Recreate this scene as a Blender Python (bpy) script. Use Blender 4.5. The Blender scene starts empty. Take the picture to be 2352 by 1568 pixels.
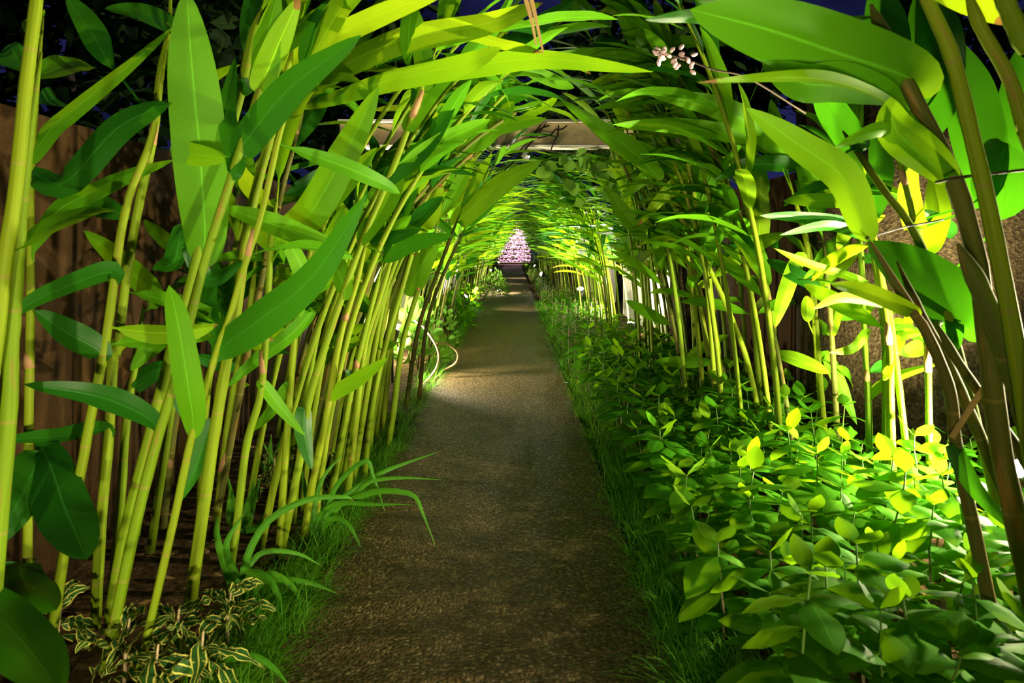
import bpy, math, random
import numpy as np
from mathutils import Matrix, Vector

random.seed(7)
R = random.Random(11)
sc = bpy.context.scene
COL = sc.collection
PI = math.pi

# ------------------------------------------------------------------ camera numbers (24 mm lens, eye 1.2 m above the path)
F, CX, HY, EYE = 1568.0, 1182.0, 569.0, 1.2
def at(x, y, Y):
    return Vector(((x - CX) * Y / F, Y, EYE - (y - HY) * Y / F))
def ground_y(y):
    return EYE * F / (y - HY)

# ------------------------------------------------------------------ node helpers
def new_mat(name):
    m = bpy.data.materials.new(name); m.use_nodes = True
    nt = m.node_tree; nt.nodes.clear()
    return m, nt
class NB:
    def __init__(s, nt): s.nt = nt
    def n(s, t, **kw):
        nd = s.nt.nodes.new(t)
        for k, v in kw.items(): setattr(nd, k, v)
        return nd
    def l(s, a, b): s.nt.links.new(a, b)
    def math(s, op, a, b=None, c=None, clamp=False):
        nd = s.n('ShaderNodeMath', operation=op, use_clamp=clamp)
        for i, v in enumerate((a, b, c)):
            if v is None: continue
            if isinstance(v, (int, float)): nd.inputs[i].default_value = v
            else: s.l(v, nd.inputs[i])
        return nd.outputs[0]
    def mix(s, f, a, b):
        nd = s.n('ShaderNodeMix', data_type='RGBA')
        for i, v in ((0, f), (6, a), (7, b)):
            if isinstance(v, (int, float)): nd.inputs[i].default_value = v
            elif isinstance(v, tuple): nd.inputs[i].default_value = (*v[:3], 1)
            else: s.l(v, nd.inputs[i])
        return nd.outputs[2]
    def noise(s, vec, scale, detail=3, rough=.5):
        nd = s.n('ShaderNodeTexNoise'); nd.inputs['Scale'].default_value = scale
        nd.inputs['Detail'].default_value = detail; nd.inputs['Roughness'].default_value = rough
        if vec is not None: s.l(vec, nd.inputs['Vector'])
        return nd.outputs['Fac']
    def ramp(s, f, stops):
        nd = s.n('ShaderNodeValToRGB'); e = nd.color_ramp.elements
        while len(e) < len(stops): e.new(.5)
        for q, (p, c) in zip(e, stops): q.position = p; q.color = (*c, 1) if len(c) == 3 else c
        s.l(f, nd.inputs[0]); return nd.outputs[0]
    def bump(s, h, strength, dist):
        nd = s.n('ShaderNodeBump'); nd.inputs['Strength'].default_value = strength; nd.inputs['Distance'].default_value = dist
        s.l(h, nd.inputs['Height']); return nd.outputs[0]

def leaf_material(name, base, base2, trans, rough=.48, tw=.42, mid=None, margin=None, brown=.0, spec=.12):
    m, nt = new_mat(name); b = NB(nt)
    uv = b.n('ShaderNodeTexCoord').outputs['UV']
    sep = b.n('ShaderNodeSeparateXYZ'); b.l(uv, sep.inputs[0])
    u, v = sep.outputs[0], sep.outputs[1]
    d = b.math('MULTIPLY', b.math('ABSOLUTE', b.math('SUBTRACT', u, .5)), 2.0)
    oi = b.n('ShaderNodeObjectInfo').outputs['Random']
    geo = b.n('ShaderNodeNewGeometry')
    rnd = b.math('FRACT', b.math('ADD', oi, geo.outputs['Random Per Island']))
    c = b.mix(rnd, base, base2)
    pos = b.n('ShaderNodeTexCoord').outputs['Object']
    c = b.mix(b.math('MULTIPLY', b.noise(pos, 9, 3), .35), c, tuple(x * .55 for x in base))
    vein = b.math('SINE', b.math('MULTIPLY', b.math('SUBTRACT', v, b.math('MULTIPLY', d, .16)), 230.0))
    c = b.mix(b.math('MULTIPLY', b.math('MULTIPLY_ADD', vein, .5, .5), .07), c, tuple(min(1, x * 1.7) for x in base))
    midm = b.math('SUBTRACT', 1.0, b.math('MULTIPLY', d, 15.0), clamp=True)
    mc = mid or tuple(min(1, x * 2.2 + .015) for x in base)
    c = b.mix(b.math('MULTIPLY', midm, .75), c, mc)
    tcol = b.mix(rnd, trans, tuple(x * .72 for x in trans))
    tcol = b.mix(b.math('MULTIPLY', midm, .4), tcol, tuple(x * .5 for x in trans))
    if margin:
        nz = b.noise(pos, 60, 2)
        mm = b.math('GREATER_THAN', b.math('MULTIPLY_ADD', nz, .22, d), .93)
        mm2 = b.math('MAXIMUM', mm, b.math('LESS_THAN', d, .1))
        sp = b.math('GREATER_THAN', b.noise(pos, 95, 1), .67)
        mm2 = b.math('MAXIMUM', mm2, b.math('MULTIPLY', sp, .5))
        c = b.mix(mm2, c, margin); tcol = b.mix(mm2, tcol, margin)
    if brown:
        bm = b.math('GREATER_THAN', b.math('MULTIPLY_ADD', b.noise(pos, 14, 3), .25, v), 1.0 + .14 - brown)
        c = b.mix(bm, c, (.26, .14, .03)); tcol = b.mix(bm, tcol, (.3, .16, .03))
    pr = b.n('ShaderNodeBsdfPrincipled')
    b.l(c, pr.inputs['Base Color']); pr.inputs['Roughness'].default_value = rough
    pr.inputs['Specular IOR Level'].default_value = spec
    hb = b.math('ADD', b.math('MULTIPLY', vein, .25), b.math('MULTIPLY', midm, -2.0))
    bp = b.bump(hb, .2, .0012); b.l(bp, pr.inputs['Normal'])
    tr = b.n('ShaderNodeBsdfTranslucent'); b.l(tcol, tr.inputs['Color'])
    mx = b.n('ShaderNodeMixShader'); mx.inputs[0].default_value = tw
    b.l(pr.outputs[0], mx.inputs[1]); b.l(tr.outputs[0], mx.inputs[2])
    out = b.n('ShaderNodeOutputMaterial'); b.l(mx.outputs[0], out.inputs[0])
    return m

def simple(name, fn):
    m, nt = new_mat(name); b = NB(nt)
    pr = b.n('ShaderNodeBsdfPrincipled'); out = b.n('ShaderNodeOutputMaterial')
    b.l(pr.outputs[0], out.inputs[0]); fn(b, pr)
    return m
def flat(name, col, rough=.6, metal=0, bump=None):
    def fn(b, pr):
        pos = b.n('ShaderNodeTexCoord').outputs['Object']
        c = b.mix(b.noise(pos, 25, 3), tuple(x * .75 for x in col), tuple(min(1, x * 1.2) for x in col))
        b.l(c, pr.inputs['Base Color'])
        pr.inputs['Roughness'].default_value = rough; pr.inputs['Metallic'].default_value = metal
        if bump: b.l(b.bump(b.noise(pos, bump[0], 4), bump[1], bump[2]), pr.inputs['Normal'])
    return simple(name, fn)

M = {}
M['leaf'] = leaf_material('ginger_leaf', (.075, .29, .006), (.13, .38, .006), (.32, .60, .007))
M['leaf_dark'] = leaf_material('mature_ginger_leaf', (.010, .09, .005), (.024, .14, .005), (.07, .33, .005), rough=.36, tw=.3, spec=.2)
M['leaf_young'] = leaf_material('young_ginger_leaf', (.19, .42, .008), (.26, .48, .008), (.46, .70, .01), tw=.5, brown=.06)
M['sap'] = leaf_material('sapling_leaf', (.05, .24, .008), (.10, .32, .008), (.28, .58, .006), rough=.65, tw=.45, spec=.06)
M['sap_young'] = leaf_material('new_sapling_leaf', (.13, .32, .010), (.20, .38, .012), (.24, .56, .010), rough=.65, tw=.45, spec=.06)
M['croton'] = leaf_material('variegated_leaf', (.018, .07, .014), (.03, .10, .016), (.05, .14, .02), rough=.35, tw=.25, margin=(.55, .52, .10))
M['blade'] = leaf_material('strap_blade', (.05, .21, .012), (.08, .27, .012), (.15, .42, .012), rough=.35, tw=.35, brown=.03)
M['grass'] = leaf_material('fine_grass', (.06, .29, .02), (.17, .44, .03), (.28, .62, .03), rough=.5, tw=.4)
M['vine_leaf'] = leaf_material('vine_leaf', (.10, .26, .03), (.16, .32, .04), (.25, .5, .04), tw=.4)
M['tree_leaf'] = leaf_material('tree_leaf', (.012, .035, .008), (.025, .05, .012), (.02, .06, .01), tw=.25, spec=.03)

def stem_fn(col, col2, brown_amt):
    def fn(b, pr):
        tc = b.n('ShaderNodeTexCoord'); uv = tc.outputs['UV']
        sep = b.n('ShaderNodeSeparateXYZ'); b.l(uv, sep.inputs[0])
        oi = b.n('ShaderNodeObjectInfo').outputs['Random']
        geo = b.n('ShaderNodeNewGeometry').outputs['Random Per Island']
        rnd = b.math('FRACT', b.math('ADD', oi, geo))
        cmb = b.n('ShaderNodeCombineXYZ')
        b.l(b.math('MULTIPLY', sep.outputs[0], 9.0), cmb.inputs[0])
        b.l(b.math('MULTIPLY', sep.outputs[1], 1.3), cmb.inputs[1])
        b.l(b.math('MULTIPLY', rnd, 40.0), cmb.inputs[2])
        c = b.mix(rnd, col, col2)
        n1 = b.noise(cmb.outputs[0], 2.2, 3)
        c = b.mix(b.math('MULTIPLY', n1, .9, clamp=True), c, tuple(x * .38 for x in col))
        cm2 = b.n('ShaderNodeCombineXYZ')
        b.l(b.math('MULTIPLY', sep.outputs[0], 3.0), cm2.inputs[0]); b.l(b.math('MULTIPLY', sep.outputs[1], 2.4), cm2.inputs[1])
        b.l(b.math('MULTIPLY', rnd, 71.0), cm2.inputs[2])
        bm = b.math('MULTIPLY', b.math('SUBTRACT', b.noise(cm2.outputs[0], 1.6, 4, .6), .70 - brown_amt), 9.0, clamp=True)
        c = b.mix(b.math('MULTIPLY', bm, .8), c, (.22, .12, .03))
        ring = b.math('LESS_THAN', b.math('FRACT', b.math('ADD', b.math('MULTIPLY', sep.outputs[1], 3.7), rnd)), .035)
        c = b.mix(b.math('MULTIPLY', ring, .45), c, (.22, .17, .04))
        b.l(c, pr.inputs['Base Color']); pr.inputs['Roughness'].default_value = .6; pr.inputs['Specular IOR Level'].default_value = .12
        b.l(b.bump(n1, .25, .002), pr.inputs['Normal'])
    return fn
M['stem'] = simple('cane_stem', stem_fn((.15, .27, .006), (.25, .33, .010), .09))
M['stem_brown'] = simple('old_cane_stem', stem_fn((.09, .13, .015), (.13, .12, .025), .17))
M['stem_pale'] = simple('pale_cane_stem', stem_fn((.20, .36, .02), (.26, .4, .03), .0))
def twig_fn(b, pr):
    sep = b.n('ShaderNodeSeparateXYZ'); b.l(b.n('ShaderNodeTexCoord').outputs['UV'], sep.inputs[0])
    f = b.math('MULTIPLY', b.math('SUBTRACT', sep.outputs[1], .14), 9.0, clamp=True)
    b.l(b.mix(f, (.34, .27, .14), (.10, .22, .02)), pr.inputs['Base Color']); pr.inputs['Roughness'].default_value = .7
M['sapling_stem'] = simple('sapling_stem', twig_fn)
M['sheath'] = flat('dry_sheath', (.30, .17, .07), .75)
M['twig'] = flat('woody_twig', (.40, .30, .17), .8)
M['straw'] = flat('dry_straw', (.36, .24, .08), .8)
M['vine'] = flat('bare_vine', (.40, .28, .12), .7)
M['dark_vine'] = flat('dark_vine', (.045, .028, .014), .8)
M['wire'] = flat('rusty_wire', (.03, .018, .012), .7)
M['metal'] = flat('lamp_metal', (.05, .05, .05), .45, .6)
M['steel'] = flat('painted_steel', (.74, .60, .32), .5, 0, (30, .15, .003))
M['steel_flange'] = flat('flange_steel', (.72, .66, .52), .5)
M['berry'] = flat('pale_berry', (.62, .42, .44), .35)
M['petal'] = flat('white_petal', (.85, .82, .82), .6)
M['bark'] = flat('tree_bark', (.05, .04, .03), .9)
M['white'] = flat('white_plastic', (.85, .85, .8), .4)

def path_fn(b, pr):
    pos = b.n('ShaderNodeTexCoord').outputs['Object']
    vo = b.n('ShaderNodeTexVoronoi'); vo.inputs['Scale'].default_value = 85; b.l(pos, vo.inputs['Vector'])
    vc = b.n('ShaderNodeSeparateColor'); b.l(vo.outputs['Color'], vc.inputs[0])
    c = b.ramp(vc.outputs[0], [(0, (.045, .028, .009)), (.5, (.085, .055, .020)), (.85, (.15, .105, .045)), (1, (.27, .20, .10))])
    c = b.mix(b.math('MULTIPLY', b.noise(pos, 1.4, 4), .45), c, (.05, .033, .012))
    b.l(c, pr.inputs['Base Color']); pr.inputs['Roughness'].default_value = .55
    pr.inputs['Specular IOR Level'].default_value = .18
    h = b.math('ADD', b.math('MULTIPLY', vo.outputs['Distance'], -1.0), b.math('MULTIPLY', b.noise(pos, 160, 2), .4))
    b.l(b.bump(h, .85, .008), pr.inputs['Normal'])
M['path'] = simple('exposed_aggregate', path_fn)
def soil_fn(b, pr):
    pos = b.n('ShaderNodeTexCoord').outputs['Object']
    n = b.noise(pos, 22, 6, .65)
    c = b.ramp(n, [(.3, (.03, .018, .01)), (.52, (.10, .06, .028)), (.7, (.22, .14, .07))])
    b.l(c, pr.inputs['Base Color']); pr.inputs['Roughness'].default_value = .9; pr.inputs['Specular IOR Level'].default_value = .1
    b.l(b.bump(n, 1, .03), pr.inputs['Normal'])
M['soil'] = simple('soil', soil_fn)
def wall_fn(b, pr):
    tc = b.n('ShaderNodeTexCoord').outputs['Object']
    mp = b.n('ShaderNodeMapping'); mp.inputs['Scale'].default_value = (1, 5.5, .55); b.l(tc, mp.inputs[0])
    n = b.noise(mp.outputs[0], 1.6, 4); n2 = b.noise(tc, 60, 3)
    c = b.ramp(n, [(.3, (.012, .006, .0015)), (.5, (.026, .013, .003)), (.72, (.048, .025, .006))])  # upright streaks put the cane shadows into the wall colour
    c = b.mix(b.math('MULTIPLY', n2, .4), c, (.12, .07, .03))
    b.l(c, pr.inputs['Base Color']); pr.inputs['Roughness'].default_value = .8; pr.inputs['Specular IOR Level'].default_value = .08
    b.l(b.bump(b.math('ADD', n, b.math('MULTIPLY', n2, .3)), .5, .02), pr.inputs['Normal'])
M['wall'] = simple('shadow_streaked_wall', wall_fn)
def rough_fn(b, pr):
    tc = b.n('ShaderNodeTexCoord').outputs['Object']
    n = b.noise(tc, 55, 5, .6); n2 = b.noise(tc, 3, 3)
    c = b.ramp(n, [(.38, (.014, .010, .004)), (.52, (.055, .041, .018)), (.70, (.14, .105, .048))])
    c = b.mix(b.math('MULTIPLY', n2, .5), c, (.12, .08, .05))
    b.l(c, pr.inputs['Base Color']); pr.inputs['Roughness'].default_value = .9; pr.inputs['Specular IOR Level'].default_value = .1
    b.l(b.bump(n, 1.0, .03), pr.inputs['Normal'])
M['rough'] = simple('roughcast_render', rough_fn)
M['pale_wall'] = flat('pale_wall', (.72, .66, .52), .8, 0, (40, .5, .01))
def orchid_fn(b, pr):
    geo = b.n('ShaderNodeNewGeometry').outputs['Random Per Island']
    c = b.ramp(geo, [(0, (.55, .16, .36)), (.4, (.75, .38, .60)), (.7, (.88, .68, .80)), (1, (.5, .1, .3))])
    b.l(c, pr.inputs['Base Color']); pr.inputs['Roughness'].default_value = .6
M['orchid'] = simple('pink_orchid', orchid_fn)
def glow(name, col, s):
    m, nt = new_mat(name); b = NB(nt)
    e = b.n('ShaderNodeEmission'); e.inputs[0].default_value = (*col, 1); e.inputs[1].default_value = s
    o = b.n('ShaderNodeOutputMaterial'); b.l(e.outputs[0], o.inputs[0]); return m
M['lens'] = glow('lit_lamp_lens', (1, .93, .75), 120)

# ------------------------------------------------------------------ object helpers
class MB:
    def __init__(s): s.v, s.f, s.uv, s.mi = [], [], [], []
    def add(s, verts, faces, uvs=None, mi=0):
        o = len(s.v); s.v.extend(verts)
        for k, fc in enumerate(faces):
            s.f.append(tuple(i + o for i in fc)); s.mi.append(mi)
            s.uv.extend([uvs[i] for i in fc] if uvs is not None else [(.5, .5)] * len(fc))
    def box(s, x0, x1, y0, y1, z0, z1, mi=0):
        v = [(x, y, z) for z in (z0, z1) for y in (y0, y1) for x in (x0, x1)]
        s.add(v, [(0, 2, 3, 1), (4, 5, 7, 6), (0, 1, 5, 4), (2, 6, 7, 3), (0, 4, 6, 2), (1, 3, 7, 5)], None, mi)
    def mesh(s, name, mats, smooth=True):
        me = bpy.data.meshes.new(name)
        me.from_pydata([tuple(p) for p in s.v], [], s.f)
        for m in (mats if isinstance(mats, (list, tuple)) else [mats]): me.materials.append(m)
        ul = me.uv_layers.new(name='UVMap')
        ul.data.foreach_set('uv', np.array(s.uv, dtype=np.float32).ravel())
        me.polygons.foreach_set('material_index', s.mi)
        me.polygons.foreach_set('use_smooth', [smooth] * len(me.polygons))
        me.update(); return me
def link(name, me, parent=None, mw=None):
    o = bpy.data.objects.new(name, me); COL.objects.link(o)
    if parent is not None: o.parent = parent
    if mw is not None: o.matrix_basis = mw
    return o
def tag(o, label=None, cat=None, group=None, kind=None):
    for k, v in (('label', label), ('category', cat), ('group', group), ('kind', kind)):
        if v: o[k] = v
    return o
def empty(name, loc, label=None, cat=None, group=None, rot=0):
    o = bpy.data.objects.new(name, None); COL.objects.link(o)
    o.location = loc; o.rotation_euler = (0, 0, rot); o.empty_display_size = .05
    return tag(o, label, cat, group)

def crom(pts, n):
    P = [np.array(p, float) for p in pts]
    if len(P) == 2: return [P[0] + (P[1] - P[0]) * t for t in np.linspace(0, 1, n)]
    P = [2 * P[0] - P[1]] + P + [2 * P[-1] - P[-2]]
    k = len(P) - 3; out = []
    for t in np.linspace(0, k, n):
        i = min(int(t), k - 1); u = t - i
        a, b, c, d = P[i:i + 4]
        out.append(.5 * ((2 * b) + (c - a) * u + (2 * a - 5 * b + 4 * c - d) * u * u + (3 * b - a - 3 * c + d) * u ** 3))
    return out
def unit(v):
    v = np.array(v, float); l = np.linalg.norm(v); return v / l if l > 1e-9 else v
def tangents(P):
    n = len(P); return [unit(P[min(i + 1, n - 1)] - P[max(i - 1, 0)]) for i in range(n)]

def tube(mb, P, rad, seg=7, mi=0, cap=True):
    P = [np.array(p, float) for p in P]; T = tangents(P); n = len(P)
    ref = np.array((0, 1, 0.)) if abs(T[0][1]) < .8 else np.array((1., 0, 0))
    v, uv, f = [], [], []; L = 0
    for i in range(n):
        if i: L += np.linalg.norm(P[i] - P[i - 1])
        a = unit(np.cross(T[i], ref)); bb = np.cross(a, T[i]); r = rad[i] if hasattr(rad, '__len__') else rad
        for k in range(seg + 1):
            q = 2 * PI * k / seg
            v.append(P[i] + r * (math.cos(q) * a + math.sin(q) * bb)); uv.append((k / seg, L))
    w = seg + 1
    for i in range(n - 1):
        for k in range(seg): f.append((i * w + k, i * w + k + 1, (i + 1) * w + k + 1, (i + 1) * w + k))
    if cap:
        f.append(tuple(range(seg - 1, -1, -1))); f.append(tuple((n - 1) * w + k for k in range(seg)))
    mb.add(v, f, uv, mi)

def prof_ginger(t): return (t ** .62) * ((1 - t) ** .72) / .398
def prof_ellip(t): return max(0, math.sin(PI * min(1, t ** .92))) ** .78
def prof_strap(t): return min(1, .55 + 2 * t) * (1 - t ** 3.2)
def prof_round(t): return max(0, math.sin(PI * t ** .75)) ** .6
def blade(mb, P, side, hw, prof=prof_ginger, fold=.22, wave=.0, pet=0., petw=.003, na=5, ph=0., mi=0, curl=0., cut=1.0):
    """leaf surface along the points P; side = across direction (one or per point)"""
    n = len(P); T = tangents(P); v, uv, f = [], [], []
    us = np.linspace(-1, 1, na)
    for i in range(n):
        t = i / (n - 1); sd = side[i] if isinstance(side, list) else side
        sd = unit(sd - T[i] * np.dot(sd, T[i])); nr = np.cross(sd, T[i])
        if t < pet: h = petw
        else:
            q = (t - pet) / (1 - pet) * cut; h = max(hw * prof(q), petw * max(0, 1 - (q) * 4), .0004)
        for u in us:
            z = fold * abs(u) * h - curl * u * u * h + wave * h * u * u * math.sin(ph + t * 17 + (1.3 if u > 0 else 0))
            v.append(P[i] + sd * (u * h) + nr * z); uv.append(((u + 1) / 2, t))
    for i in range(n - 1):
        for k in range(na - 1): f.append((i * na + k, i * na + k + 1, (i + 1) * na + k + 1, (i + 1) * na + k))
    mb.add(v, f, uv, mi)

# ------------------------------------------------------------------ the setting
def structure(name, mb, mat, smooth=False):
    o = link(name, mb.mesh(name, mat, smooth)); o['kind'] = 'structure'; return o
PL, PR = -.70, .455
mb = MB(); mb.box(-14, 14, -3, 62, -.5, -.03); structure('ground', mb, M['soil'])
mb = MB(); mb.box(PL, PR, -3, 50.5, -.2, 0.0); structure('path', mb, M['path'])
mb = MB(); mb.box(-1.98, -1.78, -.6, 6.05, -.03, 1.7); structure('wall_left', mb, M['wall'])
mb = MB(); mb.box(-1.75, -1.5, 6.9, 10.6, -.03, 1.5); structure('wall_left_pale', mb, M['pale_wall'])
mb = MB(); mb.box(2.0, 2.25, 8.2, 12.6, -.03, 1.5); structure('wall_right_pale', mb, M['pale_wall'])
mb = MB(); mb.box(2.1, 2.3, 15.5, 22.5, -.03, 1.5); structure('wall_right_far', mb, M['pale_wall'])
mb = MB(); mb.box(-2.1, -1.9, 16.5, 23.5, -.03, 1.6); structure('wall_left_far', mb, M['pale_wall'])
def column(name, x, y, r, h):
    mb = MB(); tube(mb, [(x, y, -.03), (x, y, h * .33), (x, y, h * .66), (x, y, h)], r, 48)
    return structure(name, mb, M['rough'], True)
column('column_right', 2.47, 4.05, .74, 2.08)
mb = MB(); mb.box(2.05, 2.25, 5.0, 8.15, -.03, 1.75); structure('wall_right', mb, M['wall'])
column('column_left', -1.52, 6.12, .17, 2.15)
column('column_right_far', 1.75, 6.8, .2, 2.15)
mb = MB()
BY = 6.85; bz = EYE + 228 / F * BY; tz = EYE + 291 / F * BY
mb.box(-1.75, 2.0, BY - .02, BY + .02, bz + .012, tz - .012)
mb.box(-1.75, 2.0, BY - .10, BY + .10, tz - .022, tz, 1)
mb.box(-1.75, 2.0, BY - .10, BY + .10, bz, bz + .022, 1)
bo = link('beam', mb.mesh('beam', [M['steel'], M['steel_flange']], False)); bo['kind'] = 'structure'

# ------------------------------------------------------------------ hero canes: traced as (x,y x,y ... from top to foot | depth | width px | material)
TOPS = []
HERO = []   # dict(root, P(list np), Y)
def cane(label, trace, Y=None, w=20, mat='stem', group=None, foot=None, topdY=0.):
    pts = [tuple(map(float, q.split(','))) for q in trace.split()]
    if Y is None: Y = ground_y(pts[-1][1])
    n = len(pts)
    P3 = [np.array(at(x, y, Y + topdY * (1 - i / (n - 1)))) for i, (x, y) in enumerate(pts)]
    last, prev = P3[-1], P3[-2]
    if last[2] > .0:
        d = last - prev; s = (last[2] + .02) / max(1e-3, -d[2]) if d[2] < 0 else 0
        end = last + d * s if 0 < s < 8 else np.array((last[0], last[1], -.02)); end[2] = -.025
        P3.append(end)
    base = P3[-1].copy(); base[2] = 0
    P = crom(P3[::-1], 30)
    r = w * Y / F / 2
    ph = R.random() * 6
    rad = []
    for i in range(30):
        t = i / 29; saw = (t * 9 + ph) % 1
        rad.append(r * (1.12 - .38 * t) * (1 + .10 * (1 - saw) ** 3) * min(1, .22 + (1 - t) * 6))
    root = empty('ginger_cane', base, label, 'ginger plant', group)
    mb = MB(); tube(mb, [p - base for p in P], rad, 9)
    link('stem', mb.mesh('stem', M[mat]), root)
    # a couple of dry sheaths hugging the stem
    for k in range(R.choice((0, 0, 1, 1) if w < 30 else (0,))):
        i = R.randrange(6, 24); q0, q1 = P[i] - base, P[min(29, i + 2)] - base
        mb = MB(); q2 = q0 + (q1 - q0) * (.5 + .5 * R.random()) + np.array((R.uniform(-.01, .01), -.004, 0))
        ra = rad[i] * 1.1; tube(mb, [q0, (q0 + q2) / 2, q2], [ra, ra, ra * .6], 8)
        link('dry_sheath', mb.mesh('dry_sheath', M['sheath']), root)
    if pts[0][1] > -20 and pts[0][0] > 500 and not (base[0] > 0 and Y < 2.6):
        TOPS.append((root, P[-1] - base, unit(P[-1] - P[-3]), r))
    HERO.append(dict(root=root, P=P, Y=Y, base=base, px=[(CX + p[0] / p[1] * F, HY - (p[2] - EYE) / p[1] * F) for p in P]))
    return root
def hleaf(trace, w, dY=-.1, roll=20, mat='leaf', Y=None, pet=True, fold=.2, wave=.05, prof=prof_ginger, maxd=260):
    """leaf traced base -> tip; it grows from the nearest hero cane"""
    pts = [tuple(map(float, q.split(','))) for q in trace.split()]
    bx, by = pts[0]; best = None
    for h in HERO:
        if Y is not None and abs(h['Y'] - Y) > .5: continue
        for i, (x, y) in enumerate(h['px']):
            d = math.hypot(x - bx, y - by)
            if best is None or d < best[0]: best = (d, h, i)
    d, h, i = best
    Yb = h['P'][i][1]
    n = len(pts)
    P3 = [np.array(at(x, y, Yb - .012 + dY * (k / (n - 1)))) for k, (x, y) in enumerate(pts)]
    pf = 0.
    plen = sum(np.linalg.norm(P3[k + 1] - P3[k]) for k in range(n - 1))
    if d > 4:
        j = max(0, i - (2 if d > 40 else 1)); P3 = [h['P'][j]] + P3
        ext = np.linalg.norm(P3[1] - P3[0]); pf = min(.5, ext / (ext + plen)) * .8
    N = 22
    P = crom(P3, N); T = tangents(P); eye = np.array((0, 0, EYE)); side = []
    rr = math.radians(roll)
    wm = max(p[1] for p in P[N // 2:])
    for p, t in zip(P, T):
        vdir = unit(p - eye); s0 = unit(np.cross(t, vdir)); n0 = np.cross(s0, t)
        side.append(math.cos(rr) * s0 + math.sin(rr) * n0)
    hw = w / 2 * P[N // 2][1] / F / max(.35, math.cos(rr))
    mb = MB(); b0 = h['base']
    blade(mb, [p - b0 for p in P], side, hw, prof, fold, wave, pf, .0035, 7, R.random() * 6)
    return link('leaf', mb.mesh('leaf', M[mat]), h['root'])

LG = None
# left row, from the edge of the picture inwards
cane('thick bright yellow ginger cane at the far left edge, topmost of its clump', '84,-60 84,0 59,204 36,434 10,612 -5,740 -50,1100', 1.62, 33)
cane('pale ginger cane in the far left clump, just right of the thick yellow one', '95,120 60,350 42,560 36,663 25,800 22,920 5,1120', 1.66, 34)
cane('thin straight ginger cane standing right of the far left clump', '100,40 76,306 70,460 70,640 69,800 66,970 62,1470', 2.05, 19)
cane('greenish ginger cane with orange joint by the brown wall, third stand from left', '380,120 350,310 300,440 277,540 260,663 240,800 204,980 190,1060 150,1250 112,1508', None, 21)
cane('ginger cane with brown papery joints rising beside the large upright leaf', '392,-40 388,76 367,178 352,316 316,485 290,640 270,800 260,820 250,998 232,1200 219,1440', None, 21)
cane('ginger cane with a long rusty dry sheath low on its stem', '330,700 308,850 290,970 275,1180 255,1390', None, 19)
cane('stout ginger cane with a forked joint left of centre of the left row', '600,20 580,76 555,204 520,330 470,520 430,690 393,810 352,972 286,1230 250,1450', None, 25)
cane('smooth bright ginger cane bearing the two dark diagonal leaves', '640,60 597,204 540,380 474,587 434,740 403,870 357,1023 306,1227 240,1543', None, 23)
cane('stout pale ginger cane leaning right, in front of the dark wall gap', '690,60 648,200 622,306 571,510 541,730 520,830 500,946 480,1074 434,1405', None, 25)
cane('slender ginger cane that crosses in front of the stout pale one', '700,170 648,286 602,485 561,612 525,735 500,800 444,987 398,1200 347,1421 318,1550', None, 17)
cane('brown-jointed ginger cane behind the diagonal dark leaves', '760,40 709,194 678,316 648,434 612,587 580,750 540,960', 2.9, 15, 'stem_brown')
cane('long leaning bright ginger cane crossing the middle of the left row', '1010,90 975,184 940,286 894,408 838,536 792,663 755,768 709,921 689,1054 643,1278', None, 17)
cane('ginger cane arching into the tunnel roof left of the pale beam', '1200,110 1139,168 1067,255 986,378 945,440 900,600 860,800 815,1080', 3.5, 13)
cane('orange-stemmed ginger cane leaning right behind the bright leaning cane', '1090,160 1057,230 955,383 904,490 868,587 828,714 797,796 760,1000 722,1130', None, 13, 'stem_brown')
cane('straight bright ginger cane behind the strap-leaved clump', '640,420 620,600 602,880 566,1023 541,1227 520,1345', None, 18)
cane('ginger cane with thin orange sheath left of the mottled hanging leaf', '735,470 705,620 678,768 658,1023 640,1280', None, 17)
cane('ginger cane rising at the middle of the grass-edged bed, left of a triple stand', '800,580 775,680 751,768 715,972 690,1170', None, 17)
cane('middle ginger cane of the triple stand beside the path grass', '850,520 815,660 782,768 751,946 715,1125 698,1235', None, 17)
cane('right-hand ginger cane of the triple stand beside the path grass', '880,600 845,735 812,870 792,972 755,1165', None, 15)
cane('leafy ginger cane next to the path grass with a drooping leaf', '910,560 870,690 838,793 817,972 795,1158', None, 15)
cane('dark ginger cane in front of the dazzling white wall gaps', '985,450 930,640 884,798 853,946 836,1098', None, 13)
cane('last sharp ginger cane of the left row before the bare looping vine', '1010,500 965,650 924,793 904,946 890,1030', None, 13)
cane('thin ginger cane among the white gaps near the curling vine', '1060,480 1000,640 960,760 930,950', 5.0, 10, 'stem_brown')
cane('dark thin ginger cane right beside the curling vine', '1070,520 1010,650 978,760 962,930', 5.3, 9, 'stem_brown')
cane('short bright ginger cane in the gap left of the leaning pair', '590,560 575,700 548,830 520,1000 500,1170', 2.9, 17)
cane('shaded ginger cane standing against the brown wall at left', '470,560 440,760 400,980 372,1230', 3.0, 17, 'stem_brown')
cane('ginger cane half hidden behind the large upright leaf', '560,120 530,300 500,460 430,700 400,900', 2.75, 16)
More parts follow.
